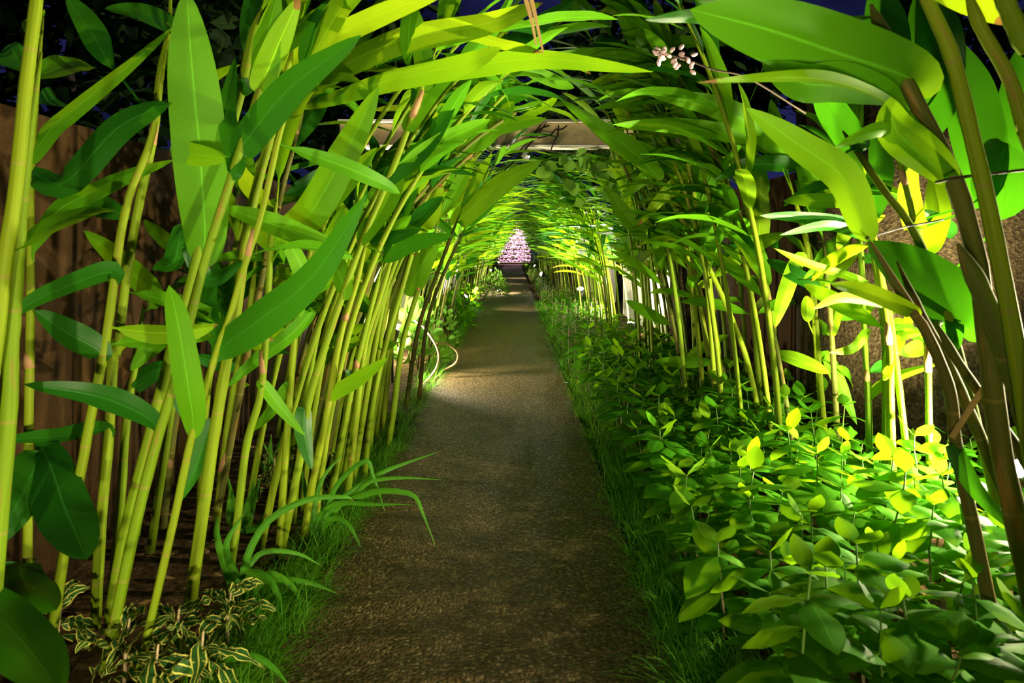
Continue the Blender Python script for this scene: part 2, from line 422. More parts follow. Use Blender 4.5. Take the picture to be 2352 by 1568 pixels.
# right bed
cane('ginger cane at the left end of the right stand, with a pendant leaf above', '1440,300 1502,536 1527,638 1558,796 1581,890 1590,960', 4.6, 12)
cane('second ginger cane from the left end of the right stand', '1500,330 1548,474 1589,612 1624,796 1640,960', 4.4, 12)
cane('bright ginger cane leaning left, with a narrow leaf fanning at its top', '1500,400 1563,500 1635,628 1706,796 1737,921 1752,1000', 4.0, 13)
cane('ginger cane with orange sheath behind the bright leaning one', '1560,520 1600,640 1635,768 1665,870 1690,960', 4.3, 12, 'stem_brown')
cane('upright bright ginger cane in the middle of the right stand', '1640,330 1680,450 1711,587 1732,740 1742,870 1752,980', 4.1, 13)
cane('ginger cane carrying the pale upright leaf in the right stand', '1735,430 1747,587 1767,689 1783,796 1808,960', 4.2, 13)
cane('shaded ginger cane just left of the roughcast column', '1810,400 1859,587 1874,765 1895,1030', 3.6, 16)
cane('dark ginger cane right beside the left edge of the roughcast column', '1890,540 1905,700 1915,850 1925,1040', 3.5, 14, 'stem_brown')
cane('brilliant white-green ginger cane in front of the roughcast column', '1960,380 1976,561 1987,796 1994,900 1997,1065', 3.1, 15, 'stem_pale')
cane('ginger cane leaning left in front of the column, beside the brilliant one', '1950,330 2007,587 2033,796 2033,1030', 3.05, 16)
cane('thick lit ginger cane in front of the column', '1990,420 2040,768 2044,900 2048,1050', 2.95, 19)
cane('slanting lit ginger cane, last but one in front of the column', '2000,520 2030,660 2050,768 2084,1050', 2.95, 15)
cane('lone straight ginger cane on the bare face of the column', '2100,420 2114,561 2130,798 2135,1070', 2.9, 15)
cane('thick brownish ginger stalk, broad and blurred, nearest the upper right corner', '2110,-60 2130,0 2186,128 2237,332 2278,510 2334,800 2380,1100', 1.45, 38)
cane('dry brown ginger stalk leaning left behind the great overhead leaf', '2000,10 2028,76 2114,255 2190,408 2242,587 2267,768 2298,1023 2344,1240', 1.62, 44, 'stem_brown')
cane('black-looking ginger stalk leaning left before the bright saplings', '1985,530 2089,704 2130,768 2181,895 2196,1023 2242,1240', 1.75, 28, 'stem_brown')
cane('very thick shaded ginger stalk at the right edge', '2200,560 2250,660 2303,790 2352,935 2420,1200', 1.5, 52, 'stem_brown')
cane('brown-streaked ginger stalk slanting across the column foot', '2060,600 2120,730 2175,829 2250,1000 2318,1160', 1.95, 26, 'stem_brown')
cane('lower slanting ginger stalk behind the brown-streaked one', '2150,740 2196,824 2298,972 2352,1054 2420,1180', 1.9, 26, 'stem_brown')
cane('short-topped ginger stalk tied with dark wire', '1935,300 1961,337 2028,434 2089,515 2150,640 2200,800 2250,1000', 2.2, 19)
cane('lit ginger stalk in the upper right corner, left of the brightest one', '2215,-40 2252,61 2318,178 2352,286 2420,480', 1.35, 34)
cane('brightest yellow ginger stalk cut by the upper right corner', '2280,-60 2308,0 2352,102 2420,260', 1.2, 46)
cane('upright ginger stalk behind the wire tie', '2050,300 2068,377 2094,485 2114,587 2155,765 2190,1000', 2.25, 16)

# leaves of the hero canes
L = hleaf
L('470,566 459,357 440,153 428,-25', 118, -.3, 8, 'leaf', Y=2.15, fold=.12)
L('600,190 612,90 640,-20', 62, -.1, 30, 'leaf')
L('602,194 640,100 690,-10', 60, -.1, -20, 'leaf_young')
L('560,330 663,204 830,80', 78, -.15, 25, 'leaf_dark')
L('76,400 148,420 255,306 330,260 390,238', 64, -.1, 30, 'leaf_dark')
L('76,357 117,296 163,255 280,163 400,60', 38, .1, 45, 'leaf')
L('82,556 127,490 173,459 280,408 402,366', 46, .1, 35, 'leaf')
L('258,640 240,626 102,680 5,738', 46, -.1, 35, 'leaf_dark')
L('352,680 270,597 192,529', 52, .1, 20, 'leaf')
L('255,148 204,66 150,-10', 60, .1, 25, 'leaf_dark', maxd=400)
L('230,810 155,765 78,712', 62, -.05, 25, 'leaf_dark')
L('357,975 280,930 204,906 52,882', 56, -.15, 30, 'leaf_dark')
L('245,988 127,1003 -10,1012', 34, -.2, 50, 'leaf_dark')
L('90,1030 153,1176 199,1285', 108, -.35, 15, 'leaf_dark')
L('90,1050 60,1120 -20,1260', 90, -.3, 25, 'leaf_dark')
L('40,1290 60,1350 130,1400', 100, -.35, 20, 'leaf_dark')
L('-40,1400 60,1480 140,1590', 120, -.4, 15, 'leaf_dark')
L('444,980 434,900 408,740 388,655', 62, -.15, 15, 'leaf')
L('388,765 347,800 300,851', 44, -.03, 15, 'leaf')
L('485,972 449,1074 408,1158', 38, -.03, 15, 'leaf_dark')
L('663,885 622,946 576,993', 27, .02, 15, 'leaf')
L('715,715 668,768 587,829 518,892', 36, -.05, 20, 'leaf')
L('699,936 699,998 716,1078', 40, -.04, 20, 'leaf_dark')
L('761,906 827,865 890,822', 36, -.05, 30, 'leaf')
L('714,1130 704,1200 689,1270', 46, -.06, 20, 'leaf_dark')
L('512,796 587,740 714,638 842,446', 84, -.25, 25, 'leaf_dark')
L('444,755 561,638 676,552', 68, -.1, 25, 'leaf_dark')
L('640,548 715,485 802,332 870,198', 80, -.2, 15, 'leaf', fold=.12)
L('690,520 776,434 866,338', 56, -.12, 20, 'leaf')
L('720,190 904,97 1108,56 1248,6', 60, -.75, 25, 'leaf_young', maxd=400)
L('680,130 853,41 1040,-25', 50, -.75, 25, 'leaf_young', maxd=400)
L('690,250 879,189 1057,148 1152,110', 52, -.8, 30, 'leaf', maxd=400)
L('960,178 1108,148 1260,135 1500,165', 50, -.5, 30, 'leaf', maxd=400)
L('1057,500 1149,423 1245,368', 52, -.2, 20, 'leaf')
L('1060,300 1159,286 1255,272', 40, -.1, 30, 'leaf')
L('1027,388 1083,306 1162,245', 46, -.1, 20, 'leaf')
L('965,515 985,485 1013,415', 56, -.1, 15, 'leaf_young')
L('792,582 879,551 972,524', 38, -.1, 30, 'leaf_dark')
L('945,663 965,612 1008,552', 54, -.1, 15, 'leaf')
L('925,510 918,470 885,440', 56, -.15, 20, 'leaf_dark')
L('430,560 480,640 560,600', 40, .1, 20, 'leaf_dark')
L('600,880 640,930 700,1000', 30, .1, 20, 'leaf')
L('520,830 470,700 500,600', 46, .15, 30, 'leaf_dark')
L('310,880 380,850 420,960', 46, .1, 30, 'leaf_dark')
L('660,560 700,640 690,730', 40, .1, 30, 'leaf')
L('420,520 400,600 350,620', 44, .15, 30, 'leaf_dark')
L('560,200 500,250 470,330', 44, .2, 30, 'leaf_dark')
L('390,60 320,30 240,20', 44, .2, 30, 'leaf_dark')
L('690,80 760,40 850,-30', 40, -.3, 30, 'leaf')
L('975,184 960,80 930,-20', 46, -.1, 30, 'leaf')
L('1057,230 1100,120 1180,40', 44, -.4, 30, 'leaf')
L('880,600 940,560 1040,540', 40, -.2, 30, 'leaf_dark')
L('838,700 780,690 740,740', 34, -.05, 30, 'leaf')
# right hand leaves
L('2100,185 1910,117 1757,66 1584,22', 160, -.28, 12, 'leaf', fold=.1)
L('2060,235 1950,200 1840,190 1750,140', 95, -.1, 30, 'leaf')
L('2040,235 1930,190 1808,178 1603,190', 30, -.2, 55, 'leaf_young')
L('1880,400 1783,326 1655,250 1480,213', 62, -.3, 20, 'leaf')
L('1985,525 1936,408 1834,332 1714,248', 80, -.1, 15, 'leaf', fold=.15)
L('1780,360 1706,316 1553,291 1408,286', 42, -.2, 30, 'leaf')
L('1505,400 1450,345 1400,310 1284,226', 48, -.2, 20, 'leaf')
L('1600,335 1502,393 1424,459', 34, -.1, 20, 'leaf')
L('1690,376 1614,393 1543,434 1465,518', 42, -.15, 20, 'leaf_young')
L('1619,587 1624,449 1619,322', 50, -.1, 10, 'leaf')
L('1844,388 1732,378 1642,412', 38, -.1, 40, 'leaf_dark')
L('1742,555 1747,480 1747,390', 44, -.05, 10, 'leaf_young')
L('1640,636 1727,566 1805,535', 36, -.1, 20, 'leaf_young')
L('1987,546 1900,520 1790,540', 26, -.1, 40, 'leaf_dark')
L('1990,546 1936,515 1834,500 1745,495', 32, -.1, 30, 'leaf_dark')
L('1985,650 1859,607 1778,570', 20, -.1, 30, 'leaf_young')
L('1836,595 1803,678 1777,757', 36, -.05, 15, 'leaf_young')
L('1857,740 1855,705 1852,678', 30, 0, 10, 'leaf_young', prof=prof_round)
L('2045,700 1936,684 1866,710', 26, -.1, 20, 'leaf_young')
L('2092,716 1987,668 1908,652', 40, -.1, 20, 'leaf_young')
L('2218,740 2114,637 1992,553', 135, -.1, 15, 'leaf_dark', prof=prof_ellip)
L('2170,402 2063,306 2045,222', 90, -.1, 20, 'leaf', prof=prof_ellip)
L('2130,350 2030,300 1918,338', 40, -.1, 30, 'leaf')
L('2120,-60 2230,0 2312,58', 70, -.12, 10, 'leaf_young', prof=prof_ellip)
L('2285,520 2310,420 2290,320', 110, .02, 20, 'leaf_dark', Y=2.15, prof=prof_ellip)
L('2170,200 2140,80 2110,-30', 110, .02, 20, 'leaf_dark', Y=2.15, prof=prof_ellip)
L('2196,735 2185,780 2178,815', 46, -.05, 15, 'leaf_dark')
L('2000,905 2058,865 2162,832', 24, -.1, 20, 'leaf_young')
L('1895,814 1930,880 1968,975', 30, -.1, 15, 'leaf')
L('1693,880 1716,931 1754,985', 30, -.1, 15, 'leaf_dark')
L('2190,1020 2237,1115 2335,1225', 40, -.05, 25, 'leaf_dark')
L('1655,420 1590,390 1520,330', 40, -.2, 30, 'leaf')
L('1745,430 1700,330 1620,270', 44, -.3, 30, 'leaf')
L('1530,560 1450,510 1385,420', 44, -.1, 20, 'leaf')
L('1860,500 1900,420 1960,340', 46, .1, 20, 'leaf_dark')
L('2000,480 2020,380 2000,300', 60, .2, 20, 'leaf_dark')
L('2130,560 2150,480 2140,390', 60, .1, 20, 'leaf')
L('2100,520 2085,440 2100,370', 50, .1, 20, 'leaf_young')
L('1590,640 1640,560 1650,470', 30, .1, 20, 'leaf')
L('1680,470 1640,520 1620,600', 30, .1, 20, 'leaf')
L('1900,640 1945,600 1985,540', 26, .05, 20, 'leaf_young')
L('1760,640 1740,570 1700,520', 26, .05, 20, 'leaf')
L('1994,760 1960,800 1905,810', 22, -.05, 20, 'leaf_young')
L('1910,760 1930,690 1960,660', 26, .05, 20, 'leaf_young')
L('2035,860 2060,780 2140,760', 24, .05, 20, 'leaf_young')

L('1150,110 1197,87 1243,51 1325,-4', 48, -.2, 25, 'leaf_dark', maxd=500)
L('1640,215 1560,165 1480,143 1380,128 1262,124', 42, -.3, 30, 'leaf')
L('1590,190 1508,173 1406,178 1349,197', 20, -.2, 40, 'leaf_young')
L('1600,200 1559,194 1457,196 1372,205', 24, -.2, 40, 'leaf')
L('1585,245 1500,228 1457,232 1362,250', 28, -.2, 35, 'leaf')
L('1760,130 1700,100 1560,97 1483,80 1430,75', 28, -.2, 35, 'leaf')
L('1780,70 1700,60 1600,40 1482,46', 34, -.2, 35, 'leaf_dark')
L('1800,40 1700,10 1580,-20', 60, -.2, 25, 'leaf')
L('1050,82 1164,102 1246,121', 24, -.4, 35, 'leaf_young')
L('1085,345 1138,281 1182,233', 46, -.2, 20, 'leaf')
L('1060,262 1164,230 1242,204', 30, -.3, 30, 'leaf_dark')
L('1184,268 1243,247 1282,224', 22, -.2, 35, 'leaf')
L('2100,300 2150,150 2160,-20', 120, .02, 15, 'leaf_dark', Y=2.15, prof=prof_ellip)
L('2250,450 2230,250 2200,90', 110, .02, 20, 'leaf_dark', Y=2.15, prof=prof_ellip)
L('2330,420 2345,250 2330,120', 100, .02, 20, 'leaf_dark', Y=2.15, prof=prof_ellip)
L('2060,190 2030,60 2010,-60', 90, .02, 20, 'leaf_dark', Y=2.15, prof=prof_ellip)
L('1960,330 1900,240 1870,130', 70, .3, 20, 'leaf_dark')
L('640,110 700,60 790,-20', 44, .2, 25, 'leaf')
L('709,194 800,150 930,120', 44, .1, 35, 'leaf')
L('760,150 840,60 900,-30', 44, .1, 25, 'leaf')
L('940,286 1000,200 1090,130', 40, .1, 25, 'leaf')
L('894,408 980,330 1060,200', 44, .1, 25, 'leaf_dark')
L('660,330 720,260 780,150', 44, .2, 25, 'leaf_dark')
L('540,380 520,260 540,130', 44, .2, 25, 'leaf_dark')
L('790,663 760,560 790,470', 44, .1, 25, 'leaf')
L('838,536 900,440 920,330', 44, .1, 25, 'leaf')

# ------------------------------------------------------------------ copied canes
def leaf_proto(seed):
    r = random.Random(seed); Ln = r.uniform(.32, .50); dr = r.uniform(.2, 1.1); N = 14
    P = [np.zeros(3)]; 
    for i in range(1, N):
        a = .15 - dr * (i / (N - 1)) ** 1.3
        P.append(P[-1] + np.array((0, math.cos(a), math.sin(a))) * Ln / (N - 1))
    mb = MB(); blade(mb, P, np.array((1., 0, 0)), r.uniform(.026, .040), prof_ginger, .25, .07, .07, .003, 5, r.random() * 6)
    return mb
LEAFMESH = []
for k in range(14):
    mb = leaf_proto(100 + k)
    LEAFMESH.append(mb.mesh('leaf', M[('leaf', 'leaf', 'leaf_dark', 'leaf_young', 'leaf')[k % 5]]))
def leaf_matrix(p, d, up):
    y = unit(d); x = unit(np.cross(y, up)); z = np.cross(x, y)
    m = Matrix.Identity(4)
    for r_ in range(3): m[r_][0], m[r_][1], m[r_][2], m[r_][3] = x[r_], y[r_], z[r_], p[r_]
    return m
def cane_shape(seed, Ln, lean, nl, start=.48, a=(.08, .22), inw=.65):
    """stem curve leaning to +X and leaf matrices"""
    r = random.Random(seed); n = 22; P = []; p = np.zeros(3); p[2] = -.02
    yaw = r.uniform(-.15, .15); a0 = r.uniform(*a)
    for i in range(n):
        P.append(p.copy()); t = i / (n - 1); a = a0 + lean * t ** 1.6
        p = p + np.array((math.sin(a), math.sin(a) * yaw, math.cos(a))) * Ln / (n - 1)
    T = tangents(P); ls = []
    az = r.uniform(0, PI)
    for k in range(nl):
        t = start + (1 - start) * (k / max(1, nl - 1)); i = min(n - 1, int(t * (n - 1)))
        sgn = 1 if k % 2 else -1; q = az + r.uniform(-.6, .6)
        sd = np.array((math.cos(q), math.sin(q), 0)) * sgn
        d = T[i] * r.uniform(.5, 1.0) + sd * r.uniform(.5, 1.0) + np.array((inw * t, 0, -.12))
        d = unit(d); up = unit(np.array((r.uniform(-.5, .5), r.uniform(-.5, .5), 1.0)))
        ls.append((P[i], d, up))
    return P, ls
def near_proto(k, right):
    r = random.Random(300 + k + 50 * right)
    P, ls = cane_shape(k + 40 + 70 * right, r.uniform(1.95, 2.4), r.uniform(.25, .6) if right else r.uniform(.5, .9), 14, .5 if right else .48, (.02, .14) if right else (.08, .22), .95 if right else .65)
    mb = MB(); tube(mb, P, [.0125 * (1.15 - .5 * i / 21) * (1 + .08 * (1 - (i * .43) % 1)) for i in range(22)], 8)
    st = mb.mesh('stem', M['stem_brown' if k % 4 == 3 else 'stem'])
    return (st, [(LEAFMESH[r.randrange(14)], leaf_matrix(*q)) for q in ls], P)
def far_proto(k, right):
    r = random.Random(500 + k + 50 * right)
    P, ls = cane_shape(k + 90 + 70 * right, r.uniform(1.95, 2.45), r.uniform(.45, .85) if right else r.uniform(.5, .9), 22, .42, (.02, .12) if right else (.06, .2), .95 if right else .7)
    mb = MB(); tube(mb, P[::2] + [P[-1]], [.012 - .0007 * i for i in range(12)], 5)
    st = mb.mesh('stem', M['stem_brown' if k % 4 == 3 else 'stem'])
    fb = MB()
    for (p, d, up) in ls:
        x = unit(np.cross(d, up)); L_ = r.uniform(.34, .52); dr = r.uniform(.3, 1.1)
        q = [p + d * L_ * t - np.array((0, 0, 1)) * dr * .3 * L_ * t * t for t in np.linspace(0, 1, 7)]
        blade(fb, q, x, r.uniform(.024, .038), prof_ginger, .25, .05, 0, .003, 3, r.random() * 6, mi=r.choice((0, 0, 0, 1, 2)))
    return (st, fb.mesh('foliage', [M['leaf'], M['leaf_dark'], M['leaf_young']]))
NEAR = {q: [near_proto(k, q) for k in range(7)] for q in (0, 1)}
FAR = {q: [far_proto(k, q) for k in range(8)] for q in (0, 1)}
def put_near(k, x, y, rot, s, label, group):
    for tr in range(8):         # a stem never stands across the open walkway
        st, ls, P = NEAR[int(x > 0)][(k + tr) % 7]; rot += .13 * (tr % 2 * 2 - 1) * tr
        W = Matrix.Translation((x, y, 0)) @ Matrix.Rotation(rot, 4, 'Z') @ Matrix.Scale(s, 4)
        q = [W @ Vector(p) for p in P]
        if not any(keep_clear(CX + p.x / p.y * F, HY - (p.z - EYE) / p.y * F) for p in q): break
    else: return
    root = empty('ginger_cane', (x, y, 0), label, 'ginger plant', group, rot); root.scale = (s, s, s)
    link('stem', st, root)
    W = Matrix.Translation((x, y, 0)) @ Matrix.Rotation(rot, 4, 'Z') @ Matrix.Scale(s, 4)
    for me, mw in ls:
        hit = False
        for t in (.0, .5, 1.0):
            p = W @ mw @ Vector((0, .42 * t, -.06 * t))
            hx, hy = CX + p.x / p.y * F, HY - (p.z - EYE) / p.y * F
            if keep_clear(hx, hy) or (850 < hx < 990 and 590 < hy < 880) or (p.y < 2.9 and 600 < hx < 930 and 220 < hy < 560): hit = True
        if not hit: link('leaf', me, root, mw)
def keep_clear(hx, hy):      # the walkway is pruned: nothing grows across the beam's middle or the open path
    if 1150 < hx < 1385 and 262 < hy < 420: return True
    if 955 < hx < 1400 and 640 < hy < 900: return True
    return 1030 + max(0, 480 - hy) * .5 < hx < 1400 and 400 < hy < 900
def put_far(k, x, y, rot, s, label, group):
    st, fo = FAR[int(x > 0)][k]
    root = empty('ginger_cane', (x, y, 0), label, 'ginger plant', group, rot); root.scale = (s, s, s)
    link('stem', st, root); link('foliage', fo, root)
rr = random.Random(5)
for root, p, d, r in TOPS:
    for k in range(2):
        q = unit(d + np.array((rr.uniform(-.35, .35), rr.uniform(.0, .4), rr.uniform(-.25, .15))))
        mw = leaf_matrix(p - d * .02, q, unit(np.array((rr.uniform(-.6, .6), -1.0, .4)))) @ Matrix.Scale(.9 + 8 * r, 4)
        tp = root.location + Vector(p) + Vector(q) * .35; me = LEAFMESH[rr.randrange(14)]
        if tp.y < 3.1 and 600 < CX + tp.x / tp.y * F < 930 and 220 < HY - (tp.z - EYE) / tp.y * F < 560: continue
        link('leaf', me, root, mw)
for h in HERO:
    near_right = h['base'][0] > 0 and h['Y'] < 2.6
    for k in range(0 if near_right else 2 if h['Y'] < 2.35 else 5):
        i = rr.randrange(13, 29); p = h['P'][i]; q = rr.uniform(0, PI)
        d = unit(np.array((math.cos(q), .35 + .5 * math.sin(q), rr.uniform(-.5, .7)))); me = LEAFMESH[rr.randrange(14)]
        mw = leaf_matrix(p - h['base'], d, unit(np.array((rr.uniform(-.8, .8), -1.0, rr.uniform(-.2, 1)))))
        tip = Vector(p) + Vector(d) * .4; mid = Vector(p) + Vector(d) * .2
        if any(keep_clear(CX + v.x / v.y * F, HY - (v.z - EYE) / v.y * F) for v in (tip, mid)): continue
        tx, ty = CX + tip.x / tip.y * F, HY - (tip.z - EYE) / tip.y * F
        if 820 < tx < 1050 and tip.z < 1.2 or (p[1] < 2.9 and 600 < tx < 930 and 220 < ty < 560): continue
        link('leaf', me, h['root'], mw)
y = 2.9
while y < 5.7:      # second rank of the left row
    put_near(rr.randrange(7), rr.uniform(-1.62, -1.0), y, rr.uniform(-.6, .5), rr.uniform(.9, 1.08),
             'ginger cane in the rear rank of the left row, between brown wall and front canes', 'rear ginger canes along the brown wall')
    y += rr.uniform(.10, .2)
y = 3.4
while y < 7.0:
    if 4.3 < y < 5.7: y += .14
    if 5.7 < y < 6.75: y = 6.75
    put_near(rr.randrange(7), rr.uniform(-1.15, -.86), y, rr.uniform(-.5, .5), rr.uniform(.9, 1.05),
             'leafy ginger cane of the left row before the beam, arching over the path', 'left ginger canes up to the beam')
    y += rr.uniform(.10, .17)
for k in range(13):
    put_near(k % 7, rr.uniform(-1.1, -.85), 2.75 + k * .14, rr.uniform(-.35, .35), rr.uniform(.98, 1.16),
             'tall ginger cane of the left front rank, its leafy top over the path', 'tall left canes over the path')
for k in range(11):
    put_near((k * 3) % 7, rr.uniform(1.1, 1.6), 3.3 + k * .15, PI + rr.uniform(-.35, .35), rr.uniform(1.0, 1.15),
             'tall ginger cane of the right front rank, its leafy top over the path', 'tall right canes over the path')
y = 4.0
while y < 8.2:
    put_near(rr.randrange(7), rr.uniform(1.0, 1.75), y, PI + rr.uniform(-.5, .6), rr.uniform(.95, 1.12),
             'leafy ginger cane of the right row near the beam, behind the sapling bed', 'right ginger canes up to the beam')
    y += rr.uniform(.15, .22)
y = 7.0
while y < 47:
    z = 'just past the beam' if y < 12 else 'deep in the tunnel'
    if y > 19: break
    put_far(rr.randrange(8), rr.uniform(-1.5, -.85), y, rr.uniform(-.5, .5), rr.uniform(.95, 1.18),
            'small distant ginger cane on the left side ' + z, 'left ginger canes ' + z)
    put_far(rr.randrange(8), rr.uniform(.95, 1.75), y + .05, PI + rr.uniform(-.5, .5), rr.uniform(.98, 1.2),
            'small distant ginger cane on the right side ' + z, 'right ginger canes ' + z)
    y += .14 if y < 12 else .24
def cane_mass(x0, x1, rot, label):
    """the farthest canes of one side, a few pixels wide each"""
    V, Fc, UV, MI = [], [], [], []; off = 0; yy = 19.2
    mats = [M['stem'], M['leaf'], M['leaf_dark'], M['leaf_young']]
    while yy < 47:
        st, fo = FAR[int(x0 > 0)][rr.randrange(8)]
        mw = Matrix.Translation((rr.uniform(x0, x1) * (1.22 if yy > 28 else 1), yy, 0)) @ Matrix.Rotation(rot + rr.uniform(-.5, .5), 4, 'Z') @ Matrix.Scale(rr.uniform(.9, 1.08) * (1.3 if yy > 28 else 1.05), 4)
        mw = np.array(mw)
        for me, mo in ((st, 0), (fo, 1)):
            nv = len(me.vertices); co = np.empty(nv * 3, np.float32); me.vertices.foreach_get('co', co)
            co = co.reshape(-1, 3) @ mw[:3, :3].T + mw[:3, 3]
            V.extend(map(tuple, co)); ul = me.uv_layers[0].data
            for p in me.polygons:
                Fc.append(tuple(i + off for i in p.vertices)); MI.append(mo + (p.material_index if mo else 0))
                UV.extend(tuple(ul[i].uv) for i in p.loop_indices)
            off += nv
        yy += .34
    mb = MB(); mb.v, mb.f, mb.uv, mb.mi = V, Fc, UV, MI
    o = link('ginger_thicket', mb.mesh('ginger_thicket', mats)); tag(o, label, 'ginger plants', None, 'stuff')
cane_mass(-1.5, -.85, 0, 'tiny farthest ginger canes closing the left side of the tunnel')
cane_mass(.95, 1.75, PI, 'tiny farthest ginger canes closing the right side of the tunnel')

# ------------------------------------------------------------------ saplings of the right bed
def sapling_proto(seed):
    r = random.Random(seed); H = r.uniform(.28, .42); n = 9
    bx, by = r.uniform(-.05, .05), r.uniform(-.05, .05)
    P = [np.array((bx * (i / 8) ** 1.5 + r.uniform(-.004, .004), by * (i / 8) ** 1.5, H * i / 8 - .03)) for i in range(n)]
    mb = MB(); tube(mb, P, [.0042 - .0022 * i / 8 for i in range(n)], 5)
    st = mb.mesh('stem', M['sapling_stem'])
    fo, sh = MB(), MB(); nodes = r.randint(5, 6); az = r.random() * PI
    for k in range(nodes + 1):
        t = .38 + .62 * (k / nodes) ** .85; p = P[min(8, int(round(t * 8)))]
        top = k == nodes
        for s in (0, 1):
            q = az + k * PI / 2 + s * PI + r.uniform(-.25, .25)
            el = r.uniform(.3, 1.0) if top else r.uniform(-.15, .45)
            L_ = r.uniform(.075, .105) if top else r.uniform(.12, .165) * (1 - .05 * abs(k - 2))
            d = np.array((math.cos(q) * math.cos(el), math.sin(q) * math.cos(el), math.sin(el)))
            dr = r.uniform(.15, .55) * (0.2 if top else 1)
            Q = [p + d * L_ * u - np.array((0, 0, 1)) * dr * L_ * u * u for u in np.linspace(0, 1, 9)]
            x = np.array((-math.sin(q), math.cos(q), r.uniform(-.3, .3)))
            blade(sh if top else fo, Q, x, L_ * r.uniform(.25, .32), prof_ellip, .14, .05, .07, .0015, 5, r.random() * 6)
    return st, fo.mesh('foliage', M['sap']), sh.mesh('new_leaf', M['sap_young' if seed % 4 == 0 else 'sap'])
SAP = [sapling_proto(700 + k) for k in range(14)]
rs = random.Random(21); spots = []
def bed_x1(y): return 2.35 if y < 3.2 else (1.75 if y < 4.9 else 1.55)
yy = 1.55; cells = []
while yy < 7:
    step = .158 if yy < 4 else .18
    x = PR + .22
    while x < bed_x1(yy):
        px = CX + x / yy * F
        if px < 2480: cells.append((x + rs.uniform(-.05, .05), yy + rs.uniform(-.05, .05)))
        x += step
    yy += step
cells = [c for c in cells if math.hypot(c[0] - 1.98, c[1] - 2.66) > .3 and (c[0] - 2.47) ** 2 + (c[1] - 4.05) ** 2 > .8 ** 2]
cells.sort(key=lambda c: c[1])
print('saplings', len(cells))
for k, (x, y) in enumerate(cells[:300]):
    st, fo, sh = SAP[rs.randrange(14)]
    zone = ('close to the camera' if y < 2.15 else 'around the glaring floodlight' if x > 1.45 and y < 3.4 else 'in the first rows beside the grass edging' if x < PR + .42 and y < 3.6
            else 'in the middle of the right bed' if y < 3.4 else 'in front of the ginger canes' if x > 1.1 else 'along the far grass edging')
    root = empty('sapling', (x, y, 0), 'broad-leaved green sapling ' + zone, 'sapling', 'saplings ' + zone, rs.uniform(0, 6.3))
    s = rs.uniform(.85, 1.25); root.scale = (s, s, s)
    link('stem', st, root); link('foliage', fo, root); link('new_leaf', sh, root)
mb = MB(); r = random.Random(31)
far_cells = cells[300:]
yy = 7.0
while yy < 46:
    x = PR + .15
    while x < 1.35:
        far_cells.append((x + r.uniform(-.06, .06), yy + r.uniform(-.06, .06))); x += .17 if yy < 14 else .22
    yy += .17 if yy < 14 else .28
for (x, y) in far_cells:
    H = r.uniform(.28, .42)
    tube(mb, [(x, y, -.03), (x + .01, y, H)], .003, 3, 1, False)
    for k in range(9 if y < 14 else 6):
        q = r.random() * 6.28; el = r.uniform(-.1, .6); L_ = r.uniform(.08, .13); p = np.array((x, y, H * r.uniform(.45, 1)))
        d = np.array((math.cos(q) * math.cos(el), math.sin(q) * math.cos(el), math.sin(el)))
        Q = [p + d * L_ * u - np.array((0, 0, .4)) * L_ * u * u for u in np.linspace(0, 1, 5)]
        blade(mb, Q, np.array((-math.sin(q), math.cos(q), 0)), L_ * .24, prof_ellip, .2, 0, 0, .001, 3, 0, 0 if r.random() < .85 else 2)
o = link('sapling_foliage', mb.mesh('sapling_foliage', [M['sap'], M['twig'], M['sap_young']]))
tag(o, 'low mass of distant leafy saplings along the right of the path', 'saplings', None, 'stuff')

# ------------------------------------------------------------------ grass edging
def grass(name, x0, x1, inner, y1, n, label, hgt):
    mb = MB(); r = random.Random(77)
    for k in range(n):
        y = 1.5 + (y1 - 1.5) * r.random() ** 2.2; cx = r.uniform(x0, x1); nb = 14 if y < 5 else 8
        for j in range(nb):
            q = r.gauss(PI if inner > 0 else 0, 1.1); H = hgt * r.uniform(.5, 1.3); out = r.uniform(.4, 1.5)
            p = np.array((cx + r.gauss(0, .02), y + r.gauss(0, .025), -.03)); d = np.array((math.cos(q), math.sin(q), 0))
            Q = [p + np.array((0, 0, 1)) * H * (t - .42 * t * t * out) + d * H * out * t * t * .9 for t in (0, .4, .75, 1)]
            blade(mb, Q, np.array((-d[1], d[0], 0)), .0013 + .0004 * y / 3, lambda t: 1 - t ** 2, 0, 0, 0, .0004, 2)
    o = link(name, mb.mesh(name, M['grass'])); return tag(o, label, 'grass', None, 'stuff')
grass('grass_edging', PL - .20, PL + .02, -1, 15, 900, 'fine dark grass overhanging the left edge of the path', .13)
grass('grass_edging', PR + .0, PR + .27, 1, 15, 850, 'fine bright grass along the right edge of the path', .145)

# ------------------------------------------------------------------ strap-leaved clumps, left of the path
def clump(label, base, blades, name='strap_leaf_clump'):
    b0 = np.array(base); root = empty(name, base, label, 'strap-leaved plant')
    for (trace, w, dY) in blades:
        pts = [tuple(map(float, q.split(','))) for q in trace.split()]; n = len(pts)
        P3 = [np.array(at(x, y, base[1] + dY * i / (n - 1))) for i, (x, y) in enumerate(pts)]
        P3 = [b0 + np.array((R.uniform(-.03, .03), R.uniform(-.03, .03), 0))] + P3
        P = crom(P3, 18); eye = np.array((0, 0, EYE))
        side = [unit(np.cross(t, unit(p - eye))) for p, t in zip(P, tangents(P))]
        mb = MB(); blade(mb, [p - b0 for p in P], side, w / 2 * base[1] / F, prof_strap, .35, 0, 0, .002, 5)
        link('blade', mb.mesh('blade', M['blade']), root)
def gp(x, y):
    Y = ground_y(y); v = at(x, y, Y); return (v.x, v.y, 0.)
